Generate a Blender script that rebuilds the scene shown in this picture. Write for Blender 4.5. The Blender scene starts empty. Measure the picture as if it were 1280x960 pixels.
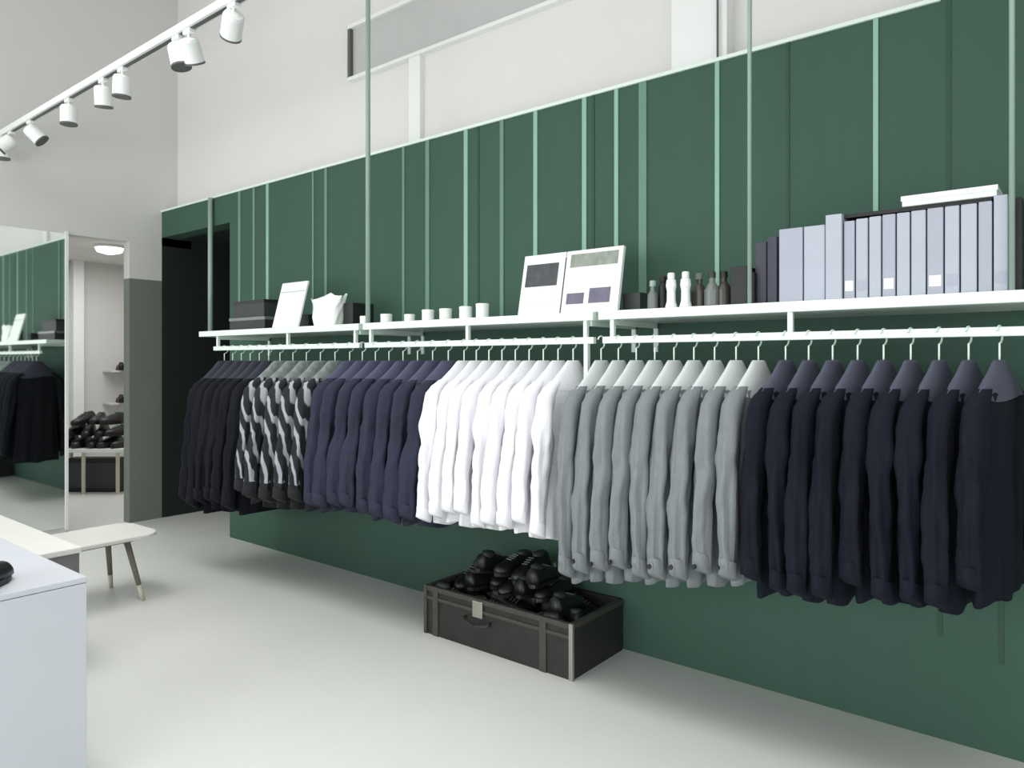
import bpy, bmesh, math, random
from mathutils import Vector, Matrix
random.seed(7)
C = bpy.context.scene.collection
PI = math.pi

# ------------------------------------------------------------------ camera
CX, CY, CZ = 0.0, 0.0, 1.55
FX, FY = -0.6247, 0.7809            # view direction on the floor plan
RX, RY = 0.7809, 0.6247
cam_d = bpy.data.cameras.new('camera')
cam = bpy.data.objects.new('camera', cam_d); C.objects.link(cam)
cam.location = (CX, CY, CZ)
cam.rotation_euler = (PI/2, 0, math.atan2(-FX, FY))
cam_d.sensor_width = 36; cam_d.lens = 36*900/1280
cam_d.shift_y = (452-480)/1280
cam_d.clip_start = 0.05
bpy.context.scene.camera = cam

def x_on(px, Y):
    """wall-direction coordinate of the upright seen at column px in plane Y"""
    a = (px-640)/900
    return -Y*(RY-a*FY)/(RX-a*FX)

# ------------------------------------------------------------------ world, light, exposure
w = bpy.data.worlds.new('world'); bpy.context.scene.world = w
w.use_nodes = True
w.node_tree.nodes['Background'].inputs[0].default_value = (0.94, 0.97, 1.0, 1)
w.node_tree.nodes['Background'].inputs[1].default_value = 0.52
vs = bpy.context.scene.view_settings
vs.view_transform = 'Standard'; vs.look = 'None'; vs.gamma = 1; vs.use_curve_mapping = False
vs.exposure = 0.0

def area(name, loc, target, sx, sy, power, col=(1, 1, 1)):
    d = bpy.data.lights.new(name, 'AREA'); d.shape = 'RECTANGLE'
    d.size = sx; d.size_y = sy; d.energy = power; d.color = col
    o = bpy.data.objects.new(name, d); C.objects.link(o)
    o.location = loc
    o.rotation_euler = (Vector(target)-Vector(loc)).to_track_quat('-Z', 'Y').to_euler()
    return o
area('ceiling_light_main', (-2.4, 0.9, 4.6), (-2.4, 1.3, 0.0), 7.0, 1.2, 64).data.spread = math.radians(105)
area('ceiling_light_rear', (-5.6, -0.6, 5.0), (-5.6, 1.0, 0.0), 3.0, 1.5, 30)
area('front_fill_light', (-3.0, -3.2, 1.5), (-3.0, 3.4, 0.3), 7.0, 2.2, 215, (0.97, 0.99, 1.0))  # fill added from the camera side, not an actual window
area('side_fill_light', (3.2, -1.2, 1.6), (-3.5, 0.6, 0.5), 3.0, 2.6, 60, (0.94, 0.97, 1.0))  # unseen fill added on the right to brighten the plinth's side face
area('back_room_light', (-9.0, 3.5, 2.85), (-9.0, 3.5, 0), 1.6, 1.6, 38)

# ------------------------------------------------------------------ materials
def s2l(c):
    return tuple(((v/255)/12.92 if v/255 <= 0.04045 else ((v/255+0.055)/1.055)**2.4) for v in c)
MATS = {}
def mat(name, rgb, rough=0.6, metal=0.0, var=0.06, scale=6.0, bump=0.0, bscale=60.0, spec=0.5, stretch=None):
    if name in MATS: return MATS[name]
    m = bpy.data.materials.new(name); m.use_nodes = True
    nt = m.node_tree; b = nt.nodes['Principled BSDF']
    b.inputs['Roughness'].default_value = rough; b.inputs['Metallic'].default_value = metal
    b.inputs['Specular IOR Level'].default_value = spec
    c = s2l(rgb)
    tc = nt.nodes.new('ShaderNodeTexCoord'); mp = nt.nodes.new('ShaderNodeMapping')
    nt.links.new(tc.outputs['Object'], mp.inputs['Vector'])
    if stretch: mp.inputs['Scale'].default_value = stretch
    n = nt.nodes.new('ShaderNodeTexNoise'); n.inputs['Scale'].default_value = scale; n.inputs['Detail'].default_value = 4
    nt.links.new(mp.outputs[0], n.inputs['Vector'])
    mx = nt.nodes.new('ShaderNodeMix'); mx.data_type = 'RGBA'
    mx.inputs['A'].default_value = tuple(v*(1-var) for v in c)+(1,)
    mx.inputs['B'].default_value = tuple(min(1, v*(1+var)) for v in c)+(1,)
    nt.links.new(n.outputs['Fac'], mx.inputs['Factor'])
    nt.links.new(mx.outputs['Result'], b.inputs['Base Color'])
    if bump:
        n2 = nt.nodes.new('ShaderNodeTexNoise'); n2.inputs['Scale'].default_value = bscale
        nt.links.new(mp.outputs[0], n2.inputs['Vector'])
        bp = nt.nodes.new('ShaderNodeBump'); bp.inputs['Strength'].default_value = bump; bp.inputs['Distance'].default_value = 0.01
        nt.links.new(n2.outputs['Fac'], bp.inputs['Height']); nt.links.new(bp.outputs[0], b.inputs['Normal'])
    MATS[name] = m
    return m

M_floor = mat('pale_concrete', (218, 220, 215), 0.42, var=0.07, scale=1.1, bump=0.05)
M_green = mat('green_paint', (62, 91, 78), 0.65, spec=0.25, var=0.06, scale=2.0, stretch=(6, 1, .3))
M_seam = mat('dark_green_seam', (38, 70, 56), 0.6)
M_mint = mat('mint_strip', (140, 182, 160), 0.5)
M_mint2 = mat('dull_mint_strip', (104, 140, 122), 0.5)
M_white = mat('white_wall_paint', (224, 222, 219), 0.8, var=0.03, scale=1.5)
M_greywall = mat('pale_grey_wall_paint', (210, 210, 206), 0.8, var=0.03, scale=1.0)
M_col = mat('grey_green_panel', (112, 120, 111), 0.6, var=0.05)
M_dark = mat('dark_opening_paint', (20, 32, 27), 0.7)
M_band = mat('grey_glazing', (190, 191, 189), 0.35)
M_powder = mat('mint_white_powder_coat', (226, 240, 231), 0.35, var=0.02)
M_rod = mat('grey_green_rod', (150, 172, 160), 0.4)
M_whitep = mat('white_plastic', (236, 238, 236), 0.35, var=0.02)
M_paper = mat('white_paper', (232, 238, 233), 0.7, var=0.05, scale=12)
M_boxgrey = mat('blue_grey_card', (178, 184, 196), 0.6, var=0.05, scale=9)
M_boxgrey2 = mat('lilac_grey_card', (170, 173, 187), 0.6, var=0.05, scale=9)
M_purple = mat('dark_purple_grey_card', (72, 72, 86), 0.6)
M_black = mat('black_card', (22, 24, 25), 0.5)
M_blackg = mat('black_leather', (20, 21, 23), 0.42, var=0.2)
M_char = mat('charcoal_card', (52, 56, 56), 0.55)
M_grey = mat('grey_glass', (110, 116, 112), 0.25)
M_brown = mat('brown_glass', (62, 58, 54), 0.2)
M_plinth = mat('pale_blue_grey_lacquer', (200, 204, 211), 0.45, var=0.02)
M_top = mat('pale_birch_top', (232, 232, 226), 0.4, var=0.05, scale=4)
M_legwood = mat('weathered_wood', (120, 116, 104), 0.6, var=0.2, scale=10)
M_legpale = mat('pale_wood', (198, 196, 180), 0.6)
M_panel = mat('grey_panel', (122, 120, 120), 0.6)
M_trunk = mat('worn_black_leatherette', (38, 38, 35), 0.5, var=0.45, scale=14, bump=0.3)
M_trunkrim = mat('worn_brown_edging', (66, 64, 59), 0.45, var=0.4, scale=25)
M_metal = mat('worn_steel', (176, 174, 166), 0.3, metal=0.8)
M_lamp = mat('lamp_black_rim', (90, 92, 90), 0.5)
M_cloth = {
    'charcoal': mat('charcoal_wool', (24, 25, 31), 0.9, spec=0.15, var=0.15, scale=30, bump=0.3, bscale=200),
    'blue': mat('blue_navy_wool', (50, 52, 68), 0.9, spec=0.2, var=0.12, scale=30, bump=0.3, bscale=200),
    'white': mat('white_cotton', (242, 242, 246), 0.85, var=0.02, scale=20, bump=0.15, bscale=120),
    'grey': mat('grey_flannel', (124, 130, 133), 0.9, var=0.10, scale=30, bump=0.3, bscale=200),
    'navy': mat('dark_navy_wool', (24, 28, 38), 0.9, spec=0.15, var=0.15, scale=30, bump=0.3, bscale=200),
}
M_lit_shoulder = {  # shoulder tints paler than the cloth: overhead light painted in
    'charcoal': mat('charcoal_lit_shoulder', (54, 56, 68), 0.9),
    'blue': mat('blue_lit_shoulder', (80, 82, 104), 0.9),
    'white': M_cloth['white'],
    'grey': mat('grey_lit_shoulder', (208, 214, 212), 0.9),
    'navy': mat('navy_lit_shoulder', (78, 80, 96), 0.9),
    'pattern': mat('pattern_lit_shoulder', (128, 138, 134), 0.9, var=.6, scale=28),
}
def pattern_mat():
    m = bpy.data.materials.new('black_and_white_print'); m.use_nodes = True
    nt = m.node_tree; b = nt.nodes['Principled BSDF']; b.inputs['Roughness'].default_value = 0.9
    tc = nt.nodes.new('ShaderNodeTexCoord'); mp = nt.nodes.new('ShaderNodeMapping')
    mp.inputs['Scale'].default_value = (1.0, 1.0, 0.55)
    nt.links.new(tc.outputs['Object'], mp.inputs['Vector'])
    wv = nt.nodes.new('ShaderNodeTexWave'); wv.bands_direction = 'DIAGONAL'
    wv.inputs['Scale'].default_value = 5.5; wv.inputs['Distortion'].default_value = 5.0; wv.inputs['Detail Scale'].default_value = 1.6
    nt.links.new(mp.outputs[0], wv.inputs['Vector'])
    cr = nt.nodes.new('ShaderNodeValToRGB'); e = cr.color_ramp.elements
    e[0].position = 0.60; e[0].color = s2l((26, 29, 34))+(1,)
    e[1].position = 0.82; e[1].color = s2l((158, 162, 168))+(1,)
    nt.links.new(wv.outputs['Fac'], cr.inputs[0])
    sp = nt.nodes.new('ShaderNodeSeparateXYZ'); nt.links.new(tc.outputs['Object'], sp.inputs[0])
    gt = nt.nodes.new('ShaderNodeMath'); gt.operation = 'GREATER_THAN'; gt.inputs[1].default_value = 0.17
    nt.links.new(sp.outputs['Z'], gt.inputs[0])
    mx = nt.nodes.new('ShaderNodeMix'); mx.data_type = 'RGBA'; mx.inputs['A'].default_value = s2l((24, 26, 30))+(1,)
    nt.links.new(gt.outputs[0], mx.inputs['Factor']); nt.links.new(cr.outputs[0], mx.inputs['B'])
    nt.links.new(mx.outputs['Result'], b.inputs['Base Color'])
    return m
M_cloth['pattern'] = pattern_mat()
def emit(name, rgb, s):
    m = bpy.data.materials.new(name); m.use_nodes = True
    b = m.node_tree.nodes['Principled BSDF']
    b.inputs['Emission Color'].default_value = s2l(rgb)+(1,); b.inputs['Emission Strength'].default_value = s
    return m
M_glow = emit('lamp_glow', (255, 252, 245), 3.0)
m = bpy.data.materials.new('mirror_glass'); m.use_nodes = True
b = m.node_tree.nodes['Principled BSDF']; b.inputs['Metallic'].default_value = 1; b.inputs['Roughness'].default_value = 0.03
b.inputs['Base Color'].default_value = (0.86, 0.9, 0.88, 1)
M_mirror = m

# ------------------------------------------------------------------ helpers
def box(bm, x0, x1, y0, y1, z0, z1, rot=None):
    vs_ = [Vector((x, y, z)) for x in (x0, x1) for y in (y0, y1) for z in (z0, z1)]
    if rot is not None: vs_ = [rot @ v for v in vs_]
    v = [bm.verts.new(p) for p in vs_]
    for f in ((0, 1, 3, 2), (4, 6, 7, 5), (0, 4, 5, 1), (2, 3, 7, 6), (0, 2, 6, 4), (1, 5, 7, 3)):
        bm.faces.new([v[i] for i in f])
    return bm
def B(*a, **k): return box(bmesh.new(), *a, **k)
def obj(name, bm, m, parent=None, bevel=0.0, smooth=False, loc=None):
    bmesh.ops.recalc_face_normals(bm, faces=bm.faces)
    me = bpy.data.meshes.new(name); bm.to_mesh(me); bm.free()
    if smooth:
        for p in me.polygons: p.use_smooth = True
    me.materials.append(m)
    o = bpy.data.objects.new(name, me); C.objects.link(o)
    if parent: o.parent = parent
    if loc: o.location = loc
    if bevel:
        md = o.modifiers.new('bevel', 'BEVEL'); md.width = bevel; md.segments = 2; md.limit_method = 'ANGLE'
    return o
def tag(o, label, cat, group=None):
    o['label'] = label; o['category'] = cat
    if group: o['group'] = group
    return o
def thing(name, label, cat, loc=(0, 0, 0), rz=0, group=None):
    o = bpy.data.objects.new(name, None); C.objects.link(o)
    o.empty_display_size = 0.05
    o.location = loc; o.rotation_euler = (0, 0, rz)
    return tag(o, label, cat, group)
def struct(name, bm, m, bevel=0.0):
    o = obj(name, bm, m, bevel=bevel); o['kind'] = 'structure'; return o
def ring(bm, pts): return [bm.verts.new(p) for p in pts]
def loft(bm, rings, cap=True):
    rs = [ring(bm, r) for r in rings]; n = len(rs[0])
    for a, b_ in zip(rs, rs[1:]):
        for i in range(n):
            bm.faces.new((a[i], a[(i+1) % n], b_[(i+1) % n], b_[i]))
    if cap:
        bm.faces.new(rs[0][::-1]); bm.faces.new(rs[-1])
    return bm
def tube(bm, pts, r, n=8, cap=True):
    pts = [Vector(p) for p in pts]
    rr = r if isinstance(r, (list, tuple)) else [r]*len(pts)
    rings = []; prev = None
    for i, p in enumerate(pts):
        t = (pts[min(i+1, len(pts)-1)]-pts[max(i-1, 0)]).normalized()
        if prev is None:
            u = t.orthogonal().normalized()
        else:
            u = (prev - t*prev.dot(t)).normalized()
        prev = u; v = t.cross(u)
        rings.append([p+rr[i]*(u*math.cos(2*PI*k/n)+v*math.sin(2*PI*k/n)) for k in range(n)])
    return loft(bm, rings, cap)
def lathe(bm, prof, n=20, c=(0, 0, 0)):
    return loft(bm, [[(c[0]+r*math.cos(2*PI*k/n), c[1]+r*math.sin(2*PI*k/n), c[2]+z) for k in range(n)] for r, z in prof])
def copy_tree(o, parent=None):
    c = o.copy(); C.objects.link(c)
    if parent: c.parent = parent
    for ch in list(o.children): copy_tree(ch, c)
    return c
ORD = ['first', 'second', 'third', 'fourth', 'fifth', 'sixth', 'seventh', 'eighth', 'ninth', 'tenth',
       'eleventh', 'twelfth', 'thirteenth', 'fourteenth']

# ------------------------------------------------------------------ structure
WY = 3.41                                  # front of the green wall
GT = 3.03                                  # its top
EX = -7.18                                  # end wall
struct('floor', B(-11.2, 4.0, -4.0, 5.6, -0.1, 0.0), M_floor)
bm = bmesh.new()                            # green wall with the dark opening at its far end
box(bm, -5.92, 1.6, WY, WY+0.16, 0, GT)
box(bm, EX, -5.92, WY, WY+0.16, 2.78, GT)
box(bm, x_on(1176, WY), 1.6, WY, WY+0.16, GT, 5.4)
struct('wall_green', bm, M_green)
struct('trim_1', B(EX, x_on(1176, WY), WY-0.012, WY+0.1, GT, GT+0.018), M_powder)
struct('wall_upper', B(EX, 1.6, WY+0.16, WY+0.3, 2.85, 5.4), M_white)
# dark recess behind the opening
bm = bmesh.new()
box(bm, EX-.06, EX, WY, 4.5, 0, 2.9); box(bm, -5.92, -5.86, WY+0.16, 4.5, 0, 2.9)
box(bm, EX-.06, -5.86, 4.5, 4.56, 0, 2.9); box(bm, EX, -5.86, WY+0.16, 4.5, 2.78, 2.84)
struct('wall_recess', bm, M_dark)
# end wall with the opening to the back room
bm = bmesh.new()
box(bm, EX-0.12, EX, -4.0, 2.565, 0, 5.4)
box(bm, EX-0.12, EX, 2.565, WY+0.3, 2.70, 5.4)
struct('wall_left', bm, M_greywall)
struct('wall_pier', B(EX-0.12, EX, 3.10, WY, 0, 2.35), M_col)
struct('wall_pier_top', B(EX-0.12, EX, 3.10, WY, 2.35, 2.70), M_greywall)
struct('wall_right', B(3.9, 4.0, -4, 5.6, 0, 5.4), M_white)
struct('ceiling', B(-7.42, 4.0, -4.0, 3.71, 5.4, 5.5), M_white)
# back room
bm = bmesh.new()
box(bm, -10.7, -10.6, 1.9, 5.2, 0, 2.9); box(bm, -10.6, EX-0.12, 5.1, 5.2, 0, 2.9); box(bm, -10.6, EX-0.12, 1.9, 2.0, 0, 2.9)
box(bm, EX-0.12, EX-0.06, WY+.001, 5.1, 0, 2.9)
struct('wall_back', bm, M_greywall)
struct('ceiling_back', B(-10.7, EX-0.12, 1.9, 5.2, 2.9, 3.0), M_white)
struct('trim_2', B(-10.6, -10.5, 3.82, 3.95, 0, 2.9), M_whitep)
# high glazed strip, its sill, the pilaster on the upper wall
UY = WY+0.16
win = struct('window_1', B(-4.40, -1.0, UY-0.02, UY, 3.72, 4.10), M_band)
for z0, z1 in ((3.70, 3.725), (4.095, 4.125)):
    obj('window_frame', B(-4.43, -1.0, UY-0.05, UY, z0, z1), M_whitep, win)
obj('window_frame', B(-4.43, -4.40, UY-0.05, UY, 3.725, 4.095), M_lamp, win)
struct('trim_3', B(x_on(850, UY), x_on(918, UY), UY-0.10, UY, GT, 5.4), M_whitep)  # pilaster in a brighter white, the light on it put into the colour
struct('trim_4', B(x_on(516, UY), x_on(530, UY), UY-0.04, UY, GT, 3.70), M_whitep)
# vertical strips on the green wall
n = 5
for px, wd, mm in ((300, .035, M_mint2), (318, .03, M_mint2), (335, .035, M_mint), (392, .02, M_mint2), (408, .03, M_mint2),
                   (505, .022, M_mint2), (535, .035, M_mint2), (583, .032, M_mint), (628, .028, M_mint2), (670, .028, M_mint),
                   (731, .028, M_mint), (771, .024, M_mint), (804, .045, M_mint2), (897, .022, M_mint), (1095, .020, M_mint)):
    X = x_on(px, WY)
    struct('trim_%d' % n, B(X-wd/2, X+wd/2, WY-0.008, WY, 1.80, GT), mm); n += 1
for px, z0, z1 in ((598, 1.8, GT), (742, 1.8, GT), (985, 1.8, GT), (1186, 1.8, 5.4), (1175, .42, .72), (1252, .36, .74)):
    X = x_on(px, WY)
    struct('trim_%d' % n, B(X-0.008, X+0.008, WY-0.004, WY, z0, z1), M_seam); n += 1

# ------------------------------------------------------------------ racks: shelf board + rail
RYP = 2.95
RZ = 1.652
racks = [(-5.55, -5.34, -3.58, 'far left end, beside the dark opening'),
         (-3.54, -3.53, -1.85, 'middle, above the blue navy jackets and white shirts'),
         (-1.82, -1.80, -0.10, 'right, above the grey and dark navy jackets')]
for i, (sx, rx0, rx1, where) in enumerate(racks):
    t = thing('clothes_rack', 'white shelf with rail on green wall, ' + where, 'clothes rack',
              ((sx+rx1)/2, WY, 1.6), 0, 'racks along the green wall')
    T = Vector(t.location)
    def L(bm):
        bmesh.ops.translate(bm, vec=-T, verts=bm.verts); return bm
    obj('shelf_board', L(B(sx, rx1+0.0, 2.93, WY, 1.748, 1.790)), M_powder, t, bevel=0.003)
    obj('rail', L(B(rx0, rx1, RYP-0.014, RYP+0.014, RZ-0.016, RZ+0.016)), M_powder, t, bevel=0.003)
    mid = (rx0+rx1)/2 + (0.02 if i else 0.1)
    for X in (rx0+0.05, mid, rx1-0.05):
        bm = B(X-0.01, X+0.01, RYP-0.01, RYP+0.01, RZ+0.01, 1.750)
        obj('hanger_bracket', L(bm), M_powder, t)
    for X in (rx0+0.04, rx1-0.04):
        bm = bmesh.new(); box(bm, X-0.012, X+0.012, 2.97, WY, 1.722, 1.748); box(bm, X-0.012, X+0.012, WY-0.012, WY, 1.60, 1.748)
        obj('wall_bracket', L(bm), M_powder, t)
    if i:
        X = rx1-0.045
        obj('drop_bar', L(B(X-0.011, X+0.011, RYP-0.012, RYP+0.012, 0.95, RZ-0.01)), M_powder, t)
SH = 1.790
for px, Y, r, lb in ((263, 3.38, .022, 'thin vertical rod at the far left end of shelf'),
                     (460, 2.985, .015, 'tall grey rod rising from the shelf joint past white cups'),
                     (937, 2.96, .009, 'tall thin rod in front of the black box on shelf'),
                     (1265, 2.945, .009, 'tall thin white rod at the right end of grey boxes')):
    X = x_on(px, Y)
    tag(obj('suspension_rod', tube(bmesh.new(), [(0, 0, 0), (0, 0, (5.4 if px > 300 else GT)-SH)], r, 10), M_rod, loc=(X, Y, SH), smooth=True), lb, 'rod', 'rods from ceiling to shelf')
X = x_on(897, UY-0.12)
tag(obj('suspension_wire', tube(bmesh.new(), [(0, 0, 0), (0, 0, 5.4-3.05)], .006, 6), M_lamp, loc=(X, UY-.12, 3.05)),
    'thin dark wire running up over the bright upper wall', 'wire')

# ------------------------------------------------------------------ garments
def interp(prof, n):
    out = []
    d0, d1 = prof[0][0], prof[-1][0]
    for i in range(n+1):
        d = d0+(d1-d0)*(i/n)**1.15
        for p, q in zip(prof, prof[1:]):
            if p[0] <= d <= q[0]+1e-9:
                f = (d-p[0])/(q[0]-p[0]); f2 = f*f*(3-2*f)*.5+f*.5
                out.append((d,)+tuple(p[j]+(q[j]-p[j])*f2 for j in range(1, len(p)))); break
    return out
from mathutils import noise
def garment_meshes(kind, ph, length):
    """local frame: y across the shoulders, x thickness, z up from hem (0) to collar (length)"""
    rnd = random.Random(ph)
    a1, a2, a3 = rnd.uniform(0, 6), rnd.uniform(0, 6), rnd.uniform(0, 6)
    off = Vector((rnd.uniform(0, 50), rnd.uniform(0, 50), rnd.uniform(0, 50)))
    Ln = length
    K = 40
    prof = [  # z below collar, half width, half thickness
        (0.0, .045, .013), (0.04, .090, .020), (0.085, .145, .033), (0.125, .190, .044), (0.16, .212, .047),
        (0.28, .208, .043), (0.40, .200, .041), (0.55, .204, .043), (0.72, .218, .045), (Ln-.01, .230, .046), (Ln, .228, .040)]
    rings = []
    for dz, hw, ht in interp(prof, 34):
        f = min(1, max(0, (dz-0.10)/0.3))
        r = []
        for k in range(K):
            a = 2*PI*k/K
            ca, sa = math.cos(a), math.sin(a)
            yy = hw*math.copysign(abs(sa)**0.85, sa)
            xx = ht*math.copysign(abs(ca)**0.7, ca)
            fold = 0.18*math.sin(yy*48+a1+dz*2)+0.14*math.sin(yy*90+a2-dz*3)
            nz = noise.noise(Vector((xx*30, yy*16, dz*5))+off)
            xx *= 1+f*fold
            xx += f*.010*nz; yy += f*.008*nz
            zz = Ln-dz
            if dz > Ln-0.02: zz += 0.014*math.sin(yy*22+a3)+0.006
            r.append((xx, yy, zz))
        rings.append(r)
    body = loft(bmesh.new(), rings)
    sleeves = []; cuffs = []
    for s in (-1, 1):
        sl = Ln-0.075+rnd.uniform(-.03, .03)
        splay = 0.052+rnd.uniform(-.02, .02)
        bend = rnd.uniform(-.012, .012)
        path = [(0.10, .150, .030), (0.135, .195, .042), (0.18, .228, .047), (0.28, .246, .046), (0.42, .262, .043),
                (0.56, .268+splay*.4, .041), (0.70, .258+splay*.75, .038), (sl, .25+splay, .036)]
        rr = []
        for dz, yo, rad in interp(path, 30):
            r = []
            g = min(1, max(0, (dz-.12)*4))
            for k in range(20):
                a = 2*PI*k/20
                p3 = Vector((math.cos(a)*1.3, math.sin(a)*1.3+s*9, dz*9))+off
                q = 1+g*(.17*math.sin(6*a+a2+dz*4)+.14*math.sin(3*a+a1+dz*9)+.34*noise.noise(p3)+.16*noise.noise(p3*2.3))
                r.append((rad*0.98*q*math.cos(a)+bend*math.sin(dz*6), s*(yo+rad*1.1*q*math.sin(a)), Ln-dz+.02*math.sin(a)*g))
            rr.append(r)
        sleeves.append(loft(bmesh.new(), rr))
        rr2 = []
        for dz, k_ in ((sl-.060, 1.05), (sl-.055, 1.12), (sl-.002, 1.14), (sl+.004, 1.0)):
            yo, rad = .25+splay, .036*k_
            rr2.append([(rad*0.98*math.cos(2*PI*k/16)+bend*math.sin(dz*6), s*(yo+rad*1.1*math.sin(2*PI*k/16)), Ln-dz+.02*math.sin(2*PI*k/16)) for k in range(16)])
        cuffs.append(loft(bmesh.new(), rr2))
    # sloping neck-to-shoulder band; its paler colour paints the top light on the shoulders
    rr = []
    for dz, hw, ht in ((0.138, .218, .0515), (0.12, .200, .0495), (0.085, .160, .040), (0.04, .100, .027), (0.004, .060, .019), (-.004, .050, .014), (0.02, .045, .010)):
        rr.append([(ht*math.cos(2*PI*k/20), hw*math.sin(2*PI*k/20), Ln-dz+0.010*math.sin(6*PI*k/20)*(dz > .1)) for k in range(20)])
    lit_top = loft(bmesh.new(), rr, cap=False)
    return body, sleeves, cuffs, lit_top

def make_garment(kind, name, ph, length, label, cat, group):
    t = thing(name, label, cat, (0, 0, 0), 0, group)
    body, sl, cf, col = garment_meshes(kind, ph, length)
    m_ = M_cloth[kind]
    obj('body', body, m_, t, smooth=True)
    for bm in sl: obj('sleeve', bm, m_, t, smooth=True)
    for q, bm in enumerate(cf):
        c = obj('cuff', bm, M_cloth[kind], t, smooth=True)
        if kind == 'grey' and q == 0:
            for k in range(1):
                bb = bmesh.new(); tube(bb, [(.0, -.355, .10), (.0, -.366, .10)], .010, 8)
                obj('button', bb, M_black, c)
    obj('lit_shoulder', col, M_lit_shoulder[kind], t, smooth=True)
    return t
def hanger_mesh():
    bm = bmesh.new()
    pts = [(0, 0, -.035), (0, 0, .062)]
    R = .030
    for k in range(1, 10):
        a = -PI/2 + k*PI*1.35/9
        pts.append((0, R*math.cos(a)*1.0, .062+R+.0+R*math.sin(a)))
    tube(bm, pts, .0035, 6)
    tube(bm, [(0, -.15, -.13), (0, -.09, -.08), (0, 0, -.03), (0, .09, -.08), (0, .15, -.13)], [.007, .010, .011, .010, .007], 8)
    return bm
hang0 = obj('coat_hanger', hanger_mesh(), M_powder, smooth=True)
hang0.hide_render = False
used_h = [False]
ZT = 1.552
def place(kind, name, x0, x1, cnt, z0, z1, word, plural, group, cat, r0=0.0, r1=0.0):
    protos = []
    for v in range(3):
        p = make_garment(kind, name, hash_(kind)+v*17, 0.88, '', cat, group)
        protos.append([p, False])
    for i in range(cnt):
        u = i/(cnt-1)
        X = x0+(x1-x0)*u
        zb = z0+(z1-z0)*u + random.uniform(-.012, .012)
        pr = protos[(i*2+i//3) % 3]
        o = pr[0] if not pr[1] else copy_tree(pr[0])
        pr[1] = True
        o.location = (X, RYP-0.0, zb)
        o.scale = (min(1.12, abs(x1-x0)/(cnt-1)/0.112), random.uniform(.97, 1.03), (ZT-zb)/0.88)
        o.rotation_euler = (0, 0, r0+(r1-r0)*u+random.uniform(-.022, .022))
        if i == 0: pos = 'leftmost of the %s' % plural
        elif i == cnt-1: pos = 'rightmost of the %s' % plural
        else: pos = '%s from the left of the %s' % (ORD[i], plural)
        tag(o, '%s on rail, %s' % (word, pos), cat, group)
        h = hang0 if not used_h[0] else hang0.copy()
        if used_h[0]: C.objects.link(h)
        used_h[0] = True
        h.location = (X, RYP-0.0, ZT-0.002); h.rotation_euler = (0, 0, o.rotation_euler.z)
        tag(h, 'pale hanger inside the garment %s' % pos, 'hanger', 'hangers on the rails')
def hash_(s): return sum(ord(c)*(i+3) for i, c in enumerate(s))
place('charcoal', 'jacket', -5.20, -4.60, 6, .44, .50, 'charcoal jacket', 'charcoal jackets', 'charcoal jackets at the far end', 'jacket')
place('pattern', 'shirt', -4.46, -3.84, 5, .58, .60, 'black and white printed shirt', 'printed shirts', 'printed shirts', 'shirt')
place('blue', 'jacket', -3.69, -2.82, 8, .63, .65, 'blue navy jacket', 'blue navy jackets', 'blue navy jackets', 'jacket')
place('white', 'shirt', -2.70, -1.975, 9, .68, .72, 'white shirt', 'white shirts', 'white shirts', 'shirt')
place('grey', 'jacket', -1.815, -1.06, 9, .55, .68, 'light grey jacket', 'light grey jackets', 'light grey jackets', 'jacket', -.04, -.09)
place('navy', 'jacket', -0.95, -0.235, 9, .64, .745, 'dark navy jacket', 'dark navy jackets', 'dark navy jackets at the right', 'jacket', -.13, -.18)

# ------------------------------------------------------------------ shelf goods
def sbox(name, pxa, pxb, Y, d, h, m_, label, cat, group=None, z=SH, lid=None, tilt=0):
    xa, xb = x_on(pxa, Y), x_on(pxb, Y)
    t = None
    o = obj(name, B(-(xb-xa)/2, (xb-xa)/2, 0, d, 0, h), m_, bevel=0.003, loc=((xa+xb)/2, Y, z))
    if tilt: o.rotation_euler = (0, 0, tilt)
    if lid:
        obj('lid', B(-(xb-xa)/2-.003, (xb-xa)/2+.003, -.003, d+.003, h-.02, h+.003), lid, o)
    return tag(o, label, cat, group)
sbox('storage_box', 287, 331, 3.08, .26, .10, M_black, 'lower black box stacked at far left end of shelf', 'box', lid=M_grey)
sbox('storage_box', 292, 330, 3.10, .24, .13, M_char, 'upper black box stacked at far left end of shelf', 'box', z=SH+.1035, lid=M_black)
sbox('storage_box', 372, 386, 3.12, .1, .10, M_black, 'small black box between leaning white sign and paper bag', 'box')
sbox('storage_box', 429, 441, 3.05, .18, .15, M_black, 'black box right of the white paper bag', 'box')
# leaning white sign
def leaning(name, pxa, pxb, Y, h, lean, m_, label, cat):
    xa, xb = x_on(pxa, Y), x_on(pxb, Y)
    o = obj(name, B(-(xb-xa)/2, (xb-xa)/2, 0, .014, 0, h), m_, bevel=.002, loc=((xa+xb)/2, Y, SH+.003))
    o.rotation_euler = (-lean, 0, 0)
    return tag(o, label, cat), xb-xa
sg, wsg = leaning('card_sign', 340, 372, 2.955, .335, .26, M_paper, 'blank white card sign leaning back near left shelf end', 'sign')
obj('card_strip', B(-wsg/2+.01, wsg/2-.01, -.003, 0, .26, .265), M_boxgrey, sg)
obj('easel_back', B(-.02, .02, .014, .02, .02, .3), M_char, sg)
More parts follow.
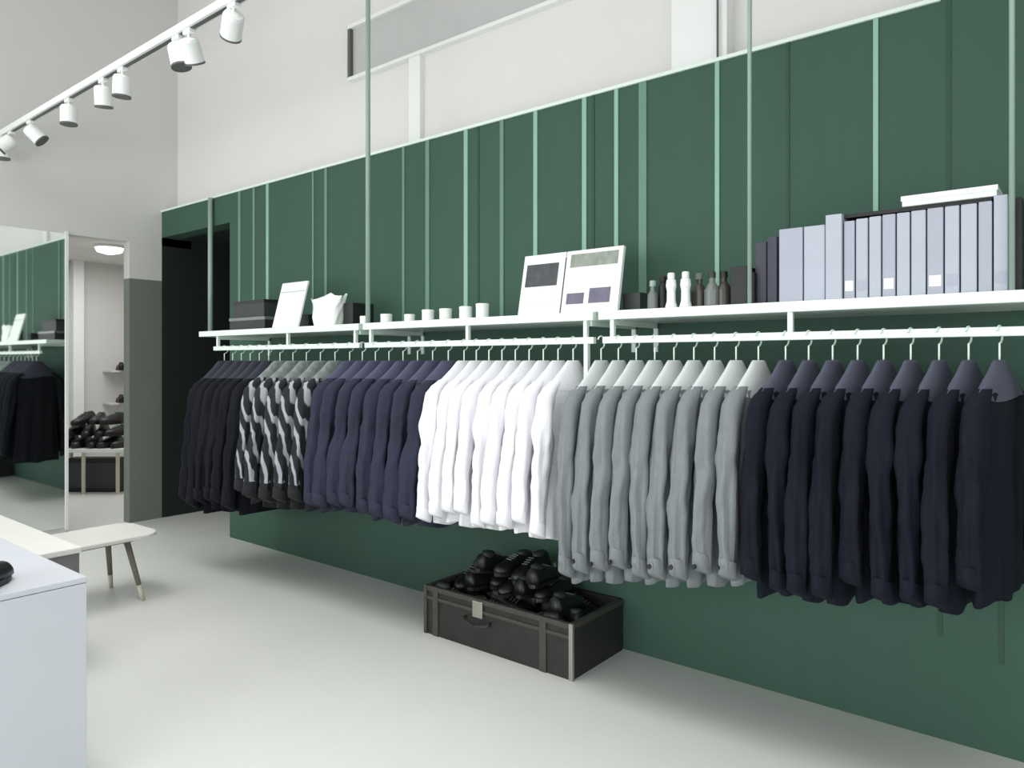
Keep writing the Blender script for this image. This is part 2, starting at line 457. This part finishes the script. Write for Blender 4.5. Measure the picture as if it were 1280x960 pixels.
# crumpled white paper bag
bm = bmesh.new(); X0 = x_on(411, 3.04); rnd = random.Random(4)
rings = []
for z, hw, hd in ((0, .125, .06), (.06, .13, .062), (.12, .135, .055), (.17, .15, .05), (.20, .165, .045)):
    r = []
    for k in range(20):
        a = 2*PI*k/20
        q = 1+rnd.uniform(-.06, .06)
        r.append((hw*q*math.copysign(abs(math.cos(a))**.6, math.cos(a)), hd*q*math.copysign(abs(math.sin(a))**.6, math.sin(a)), z+(rnd.uniform(-.02, .02) if z > .18 else 0)))
    rings.append(r)
rings.append([(p[0]*.86, p[1]*.8, p[2]-.05) for p in rings[-1]])
loft(bm, rings)
tag(obj('paper_bag', bm, M_paper, loc=(X0, 3.04, SH)), 'crumpled white paper bag standing open on shelf', 'bag')
# small white jars
jt = [(451, .05, 'beside the shelf joint'), (483, .055, 'second from the left'), (512, .045, 'smallest, third from the left'),
      (535, .065, 'fourth from the left'), (557, .065, 'fifth from the left'), (582, .07, 'sixth from the left'), (603, .08, 'tallest, nearest the open picture book')]
for px, h, wh in jt:
    Y = 3.0; X = x_on(px, Y); r = .036 if h > .05 else .032
    if px == 451: X = -3.60; 
    prof = [(r*.92, 0), (r, .004), (r, h-.016), (r*.97, h-.014)]
    j = obj('jar', lathe(bmesh.new(), prof, 20), M_whitep, smooth=False, loc=(X, Y, SH))
    tag(j, 'small white jar on shelf, ' + wh, 'jar', 'white jars on the shelf')
    obj('lid', lathe(bmesh.new(), [(r*1.03, h-.014), (r*1.03, h-.002), (r*.95, h)], 20), M_whitep, j)
# open picture book on display
xa, xb = x_on(648, 2.96), x_on(772, 2.96)
bk = thing('picture_book', 'large open white picture book with photographs, leaning on shelf', 'book', ((xa+xb)/2, 2.955, SH))
def bkbox(name, x0, x1, z0, z1, m_, y0=0, y1=.016, par=None):
    o = obj(name, B(x0, x1, y0, y1, z0, z1), m_, par or bk)
    if not par: o.rotation_euler = (-.20, 0, 0)
    return o
W = xb-xa
pg = bkbox('page', -W/2, -W*.055, .0, .322, M_paper, 0, .02)
pg2 = bkbox('page', -W*.045, W/2, .0, .322, M_paper, 0, .02)
bkbox('spine', -W*.055, -W*.045, 0, .29, M_char, -.002, .02)
M_ph1 = mat('dark_photo_print', (70, 72, 76), .5, var=.6, scale=22)
M_ph2 = mat('mottled_photo_print', (140, 148, 138), .5, var=.5, scale=24)
M_ph3 = mat('violet_photo_print', (106, 104, 122), .5, var=.4, scale=16)
def picture(x0, x1, z0, z1, m_, par): obj('photo', B(x0, x1, -.002, 0, z0, z1), m_, par)
picture(-W*.46, -W*.12, .15, .27, M_ph1, pg)
picture(-W*.45, -W*.14, .05, .13, mat('pale_photo_print', (222, 228, 224), .5, var=.1, scale=30), pg)
picture(W*.0, W*.46, .235, .302, M_ph2, pg2)
picture(W*.0, W*.17, .045, .10, M_ph3, pg2)
picture(W*.22, W*.42, .045, .12, M_ph3, pg2)
obj('book_stand', B(-W*.3, W*.3, .02, .03, .0, .02), M_char, pg2)
# toiletries
def bottle(name, px, Y, prof, m_, label, capm=None, grp=None):
    o = obj(name, lathe(bmesh.new(), prof, 18), m_, smooth=False, loc=(x_on(px, Y), Y, SH))
    z = prof[-1][1]; r = prof[-1][0]
    obj('cap', lathe(bmesh.new(), [(r*1.25, z-.001), (r*1.25, z+.022), (r*1.05, z+.026)], 14), capm or m_, o)
    return tag(o, label, 'bottle', grp)
sbox('storage_box', 778, 800, 3.05, .2, .09, M_char, 'low dark box just right of the open picture book', 'box')
bottle('bottle', 816, 3.02, [(.024, 0), (.026, .01), (.024, .07), (.012, .09), (.012, .11)], M_grey, 'grey green bottle left of the black bottle', M_rod)
bottle('bottle', 829, 3.05, [(.022, 0), (.022, .11), (.012, .125), (.012, .13)], M_black, 'slim black bottle left of two white bottles')
wb = [(.026, 0), (.027, .006), (.020, .03), (.019, .075), (.024, .10), (.021, .125), (.013, .132)]
bottle('bottle', 839, 2.97, wb, M_whitep, 'white slender bottle, left of the white pair', None, 'pair of white bottles')
bottle('bottle', 857, 2.97, wb, M_whitep, 'white slender bottle, right of the white pair', None, 'pair of white bottles')
db = [(.032, 0), (.034, .008), (.034, .075), (.020, .10), (.013, .11), (.013, .13)]
bottle('bottle', 874, 3.05, db, M_brown, 'brown glass bottle right of the white pair', M_grey)
bottle('bottle', 890, 3.03, db, M_grey, 'grey glass bottle between brown bottles on shelf', M_char)
bottle('bottle', 905, 3.05, db, M_brown, 'brown glass bottle beside the black box', M_black)
sbox('storage_box', 913, 934, 3.0, .22, .165, M_black, 'upright black box behind thin rod', 'box')
sbox('storage_box', 936, 943, 3.03, .2, .14, M_black, 'narrow black box right of the thin rod', 'box')
# files
edges = [973, 1004, 1032, 1054, 1069, 1085.5, 1102, 1120, 1138, 1158, 1180, 1200, 1222, 1241, 1261]
sbox('box_file', 944, 958, 3.06, .26, .27, M_purple, 'left dark purple grey box file', 'box file', 'dark box files')
sbox('box_file', 959, 971, 3.04, .26, .285, M_purple, 'right dark purple grey box file beside pale ones', 'box file', 'dark box files')
for i, (a, b_) in enumerate(zip(edges, edges[1:])):
    Y = 2.965
    xa, xb = x_on(a, Y)+.0025, x_on(b_, Y)-.0025
    h = (.297, .297, .330, .300, .304, .306, .308, .308, .310, .312, .312, .312, .314, .330)[i]
    if i in (2,): Y -= .012
    t = obj('box_file', B(-(xb-xa)/2, (xb-xa)/2, 0, .27, 0, h), M_boxgrey if i % 3 else M_boxgrey2, bevel=.003, loc=((xa+xb)/2, Y, SH))
    if i in (3, 4, 6, 9, 10, 13):
        obj('spine_label', B(-(xb-xa)*.38, (xb-xa)*.38, -.0015, 0, .03, .07), M_boxgrey2 if i % 3 else M_paper, t)
    lb = 'pale blue grey box file on shelf, %s from the left' % ORD[i]
    if i == 13: lb = 'pale grey box file at the right end beside the white rod'
    if i == 0: lb = 'wide pale box file next to the dark purple ones'
    if i == 2: lb = 'pale box file standing taller than its neighbours, third from left'
    tag(t, lb, 'box file', 'pale box files on the shelf')
xa, xb = x_on(1057, 3.0), x_on(1240, 3.0)
tag(obj('folder', B(0, xb-xa, 0, .25, 0, .014), M_black, loc=(xa, 2.985, SH+.3155)), 'thin black folder lying across the pale box files', 'folder')
xa, xb = x_on(1127, 2.97), x_on(1246, 2.97)
fb = obj('flat_box', B(0, xb-xa, 0, .26, 0, .034), M_paper, loc=(xa, 2.975, SH+.331), bevel=.003)
tag(fb, 'flat white box lying on top of the black folder', 'box')
obj('lid', B(-.003, xb-xa+.003, -.003, .263, .02, .038), M_whitep, fb)
sbox('storage_box', 1267, 1278, 2.99, .3, .32, M_black, 'tall black box behind the white rod at right', 'box')

# ------------------------------------------------------------------ shoes
def shoe_meshes():
    N = 14
    def sect(t):  # half width at t along 0..1 (heel..toe)
        return .034+.014*max(0.0, math.sin(min(1, max(0, t))*PI*.9))**1.2 + (.006 if .55 < t < .85 else 0) - (.03*(max(0, t-.86)/.14)**2)
    rings = []
    for i in range(13):
        t = i/12; y = -.14+.28*t
        w_ = max(.012, sect(t)); 
        h = .088-.0*t if t < .3 else .088-.052*((t-.3)/.7)**.8
        if i == 12: h = .028
        r = []
        for k in range(N):
            a = PI*k/(N-1)
            r.append((w_*math.cos(a), y, .018+h*max(0.0, math.sin(a))**.8))
        rings.append(r)
    up = loft(bmesh.new(), rings)
    rs = []
    for z, k_ in ((0, 1.0), (.012, 1.05), (.020, 1.05)):
        r = []
        for i in range(24):
            a = 2*PI*i/24
            t = .5+.5*math.sin(a); 
            r.append((math.copysign(max(.0, sect(t)*k_*abs(math.cos(a))**.45), math.cos(a)), (-.14+.28*t)*1.03, z))
        rs.append(r)
    sole = loft(bmesh.new(), rs)
    op = loft(bmesh.new(), [[(.026*math.cos(a), -.085+.045*math.sin(a), z) for a in [2*PI*k/14 for k in range(14)]] for z in (.080, .112)])
    return up, sole, op
def make_shoe():
    t = thing('shoe', '', 'shoe')
    up, sole, op = shoe_meshes()
    obj('upper', up, M_blackg, t, smooth=True); obj('sole', sole, M_black, t); obj('ankle_collar', op, M_char, t, smooth=True)
    bm = bmesh.new()
    for k in range(4): tube(bm, [(-.018, -.02+k*.018, .098-k*.006), (.018, -.014+k*.018, .098-k*.006)], .003, 5)
    obj('laces', bm, M_grey, t)
    return t
shoe0 = make_shoe(); shoe_used = [False]
def put_shoe(loc, rot, label, group):
    o = shoe0 if not shoe_used[0] else copy_tree(shoe0)
    shoe_used[0] = True
    o.location = loc; o.rotation_euler = rot
    return tag(o, label, 'shoe', group)

# ------------------------------------------------------------------ trunk with shoes
TX0, TX1, TY0, TY1, TH = -2.96, -1.955, 2.91, 3.395, .275
tr = thing('trunk', 'open worn black trunk on the floor under the white shirts', 'trunk', ((TX0+TX1)/2, (TY0+TY1)/2, 0))
hw, hd = (TX1-TX0)/2, (TY1-TY0)/2
bm = bmesh.new()
box(bm, -hw, hw, -hd, hd, 0, .02)
box(bm, -hw, hw, -hd, -hd+.014, .02, TH-.025); box(bm, -hw, hw, hd-.014, hd, .02, TH-.0)
box(bm, -hw, -hw+.014, -hd+.014, hd-.014, .02, TH-.025); box(bm, hw-.014, hw, -hd+.014, hd-.014, .02, TH-.025)
obj('body', bm, M_trunk, tr)
bm = bmesh.new()
e = .006
box(bm, -hw-e, hw+e, -hd-e, -hd+.02, TH-.027, TH); box(bm, -hw-e, -hw+.02, -hd+.02, hd, TH-.027, TH)
box(bm, hw-.02, hw+e, -hd+.02, hd, TH-.027, TH)
obj('rim', bm, M_trunkrim, tr, bevel=.003)
obj('band', B(-hw-.003, hw+.003, -hd-.005, -hd, TH-.075, TH-.058), M_trunkrim, tr)
for sx in (-1, 1):
    bm = bmesh.new()
    xx = sx*hw
    box(bm, xx-.014 if sx > 0 else xx-.008, xx+.008 if sx > 0 else xx+.014, -hd-.008, -hd+.008, 0, TH+.002)
    obj('corner_guard', bm, M_metal if sx > 0 else M_trunkrim, tr)
for X in (-.42, .33):
    obj('strap', B(X-.02, X+.02, -hd-.007, -hd, .0, TH-.02), M_trunkrim, tr)
lt = obj('latch', B(-.135, -.065, -hd-.014, -hd, TH-.10, TH-.01), M_metal, tr, bevel=.004)
obj('handle', tube(bmesh.new(), [(-.19, -hd-.008, .165), (-.18, -hd-.03, .15), (-.10, -hd-.035, .135), (-.02, -hd-.03, .15), (-.01, -hd-.008, .165)], .009, 8), M_trunk, tr, smooth=True)
rnd = random.Random(11)
k = 0
places = []
for i in range(12):
    places.append((-2.80+.305*(i % 3)+.03*(i//3 % 2), 2.985+.107*(i//3), .165, 0, i, 1.57))
for i in range(7):
    places.append((-2.83+.118*i, 3.15+rnd.uniform(-.05, .05), .275+(.0 if 1 < i < 6 else -.03), 1, i, 0.0))
for i in range(4):
    places.append((-2.66+.125*i, 3.16+rnd.uniform(-.03, .03), .362, 2, i, 0.0))
for x, y, z, row, i, turn in places:
    lb = ('black shoe inside trunk, %s row from the front, %s in it' % (ORD[i//3], ORD[i % 3]) if row == 0 else
          'black shoe heaped in trunk, %s layer, %s from the left' % (('', 'middle', 'top')[row], ORD[i]))
    flip = PI if rnd.random() < .5 else 0
    put_shoe((x, y, z), (rnd.uniform(-.12, .12), rnd.uniform(-.25, .25), turn+flip+rnd.uniform(-.15, .15)), lb, 'black shoes heaped in the trunk')

# ------------------------------------------------------------------ left: plinth, table, bench
pl = thing('display_plinth', 'pale blue grey block plinth in the near left corner', 'plinth', (-3.3, .45, 0))
obj('body', B(-.48, .48, -.62, .62, 0, .752), M_plinth, pl, bevel=.002)
obj('top_panel', B(-.48, .48, -.62, .62, .754, .775), M_plinth, pl, bevel=.003)
obj('plinth_base', B(-.46, .46, -.60, .60, 0, .001), M_panel, pl)
put_shoe((-2.95, .80, .777), (0, 0, .9), 'black shoe standing on the pale plinth at left edge', None)

tb = thing('low_table', 'low white topped table behind the pale plinth', 'table', (-4.75, 1.05, 0))
obj('tabletop', B(-.80, .74, -.50, .45, .575, .605), M_top, tb, bevel=.006)
obj('end_panel', B(.705, .73, -.45, .44, 0, .575), M_panel, tb)
obj('end_panel', B(-.72, -.695, -.42, .40, 0, .575), M_panel, tb)
obj('stretcher', B(-.695, .705, -.02, .02, .40, .52), M_panel, tb)

bn = thing('bench', 'pale rounded top wooden bench with splayed legs left of pier', 'bench', (-5.0, 1.885, 0), math.radians(2))
def rrect(hx, hy, r, z, n=6):
    out = []
    for cx, cy, a0 in ((hx-r, hy-r, 0), (-hx+r, hy-r, PI/2), (-hx+r, -hy+r, PI), (hx-r, -hy+r, 3*PI/2)):
        for k in range(n+1):
            a = a0+PI/2*k/n; out.append((cx+r*math.cos(a), cy+r*math.sin(a), z))
    return out
bm = bmesh.new(); loft(bm, [rrect(.235, .37, .10, .402), rrect(.245, .38, .11, .408), rrect(.245, .38, .11, .425), rrect(.238, .373, .10, .431)])
obj('seat', bm, M_top, bn)
for sx in (-1, 1):
    for sy in (-1, 1):
        lg = obj('leg', tube(bmesh.new(), [(sx*.13, sy*.195, .40), (sx*.20, sy*.245, .10)], [.020, .0155], 12), M_legwood, bn, smooth=True)
        obj('leg_tip', tube(bmesh.new(), [(sx*.20, sy*.245, .10), (sx*.222, sy*.261, .0)], [.0158, .013], 12), M_legpale, lg, smooth=True)
obj('apron', B(-.14, .14, -.235, .235, .375, .402), M_legwood, bn)

# ------------------------------------------------------------------ mirror
mr = thing('wall_mirror', 'tall frameless wall mirror reflecting the green wall and clothes', 'mirror', (EX, 1.6, 0))
obj('glass', B(.0, .012, -1.4, .94, .06, 2.70), M_mirror, mr)
obj('frame', B(.0, .02, .94, .965, .04, 2.72), M_whitep, mr)

# ------------------------------------------------------------------ back room furniture
a_r = math.atan2(RY, RX)
sb = thing('stool_table', 'white topped side table loaded with black shoes in back room', 'table', (-9.22, 3.60, 0), a_r)
obj('tabletop', B(-.46, .42, -.20, .22, .49, .535), M_whitep, sb, bevel=.006)
for x, y in ((-.06, -.15), (.34, -.15), (-.40, -.15), (.34, .17), (-.40, .17)):
    obj('leg', tube(bmesh.new(), [(x, y, 0), (x, y, .49)], .022, 10), M_legpale, sb)
sc = obj('storage_crate', B(-.34, .30, -.02, .16, .0, .40), M_black, bevel=.004, loc=(-9.22, 3.60, 0)); sc.rotation_euler = (0, 0, a_r)
tag(sc, 'black crate standing under the white side table', 'crate')
obj('front_board', B(-.33, .29, -.03, -.02, .05, .35), M_char, sc)
Rm = Matrix.Rotation(a_r, 3, 'Z')
for j in range(3):
    for i in range(5-j):
        v = Rm @ Vector((-.33+i*.165+j*.085, -.02+.02*j, 0))
        sh = put_shoe((-9.22+v.x, 3.60+v.y, .537+j*.135), (rnd.uniform(-.1, .1) if j else 0, rnd.uniform(-.2, .2) if j else 0, a_r+PI+rnd.uniform(-.35, .35)),
                 'black shoe on white side table in back room, %s layer, %s from left' % (('lower', 'middle', 'top')[j], ORD[i]), 'black shoes on the side table')
        sh.scale = (1.3, 1.25, 1.22)
for j, z in enumerate((1.43, .985)):
    s = thing('wall_ledge', 'short pale %s ledge on back room wall' % ('upper', 'lower')[j], 'shelf', (-10.6, 4.56, z))
    obj('board', B(0, .26, -.34, .34, -.025, 0), M_greywall, s)
    obj('bracket', B(0, .2, -.02, .02, -.08, -.025), M_greywall, s)
    for i, yy in enumerate((-.17, .13)):
        put_shoe((-10.44, 4.56+yy, z+.001), (0, 0, PI/2*.3+.8), 'black shoe on the %s back room ledge, %s one' % (('upper', 'lower')[j], ('left', 'right')[i]), 'shoes on back room ledges')
cl = thing('ceiling_lamp', 'round white glowing ceiling lamp in back room', 'lamp', (-8.9, 3.62, 2.9))
obj('base', lathe(bmesh.new(), [(.16, -.03), (.16, 0)], 24), M_whitep, cl)
obj('diffuser', lathe(bmesh.new(), [(.04, -.10), (.13, -.075), (.15, -.03)], 24), M_glow, cl, smooth=True)

# ------------------------------------------------------------------ track lighting
TY, TZ = 2.02, 3.43
def on_track(px): return x_on(px, TY)
tk = thing('ceiling_track', 'white lighting track hung parallel to the green wall', 'lighting track', (-5.6, TY, TZ))
obj('track_rail', B(EX+5.6, 2.9, -.028, .028, -.02, .025), M_whitep, tk, bevel=.002)
obj('track_slot', B(EX+5.62, 2.88, -.012, .012, -.024, -.019), M_lamp, tk)
for X in (2.4,):
    obj('suspension_cable', tube(bmesh.new(), [(X, 0, .02), (X, 0, 5.4-TZ)], .003, 6), M_whitep, tk)
def make_spot():
    t = thing('spotlight', '', 'spotlight', group='spotlights on the track')
    obj('adaptor', B(-.05, .05, -.022, .022, -.03, 0), M_whitep, t, bevel=.003)
    obj('stem', tube(bmesh.new(), [(0, 0, -.03), (0, 0, -.075)], .012, 8), M_whitep, t)
    h = obj('lamp_head', lathe(bmesh.new(), [(.030, .025), (.062, .018), (.070, 0), (.070, -.15), (.060, -.15), (.055, -.10)], 24), M_whitep, t)
    h.location = (0, 0, -.085)
    rim = obj('rim', lathe(bmesh.new(), [(.0715, -.138), (.0715, -.152), (.060, -.152)], 24), M_lamp, h)
    return t
spot0 = make_spot()
sp = [(236, (.5, .35), 'rightmost, nearest the frame top'), (222, (.1, -.2), 'second from the right'), (153, (.0, .1), 'upright, third from the right'),
      (129, (.1, .15), 'fourth from the right'), (86, (.0, 0), 'large upright one, fifth from the right'),
      (38, (.6, -.5), 'sixth from the right, turned sideways'), (14, (-.7, .4), 'second from the left, tilted'), (3, (0, 0), 'leftmost at the frame edge'), (292, (.3, .9), 'cut by the frame top, right of all others')]
for i, (px, (rx, ry), lb) in enumerate(sp):
    o = spot0 if i == 0 else copy_tree(spot0)
    o.location = (on_track(px), TY, TZ-.02)
    for ch in o.children:
        if ch.name.startswith('lamp_head'): ch.rotation_euler = (rx, ry, 0)
    if px in (236, 222, 292): o.scale = (.78, .78, .78)
    tag(o, 'white spotlight on track, ' + lb, 'spotlight', 'spotlights on the track')
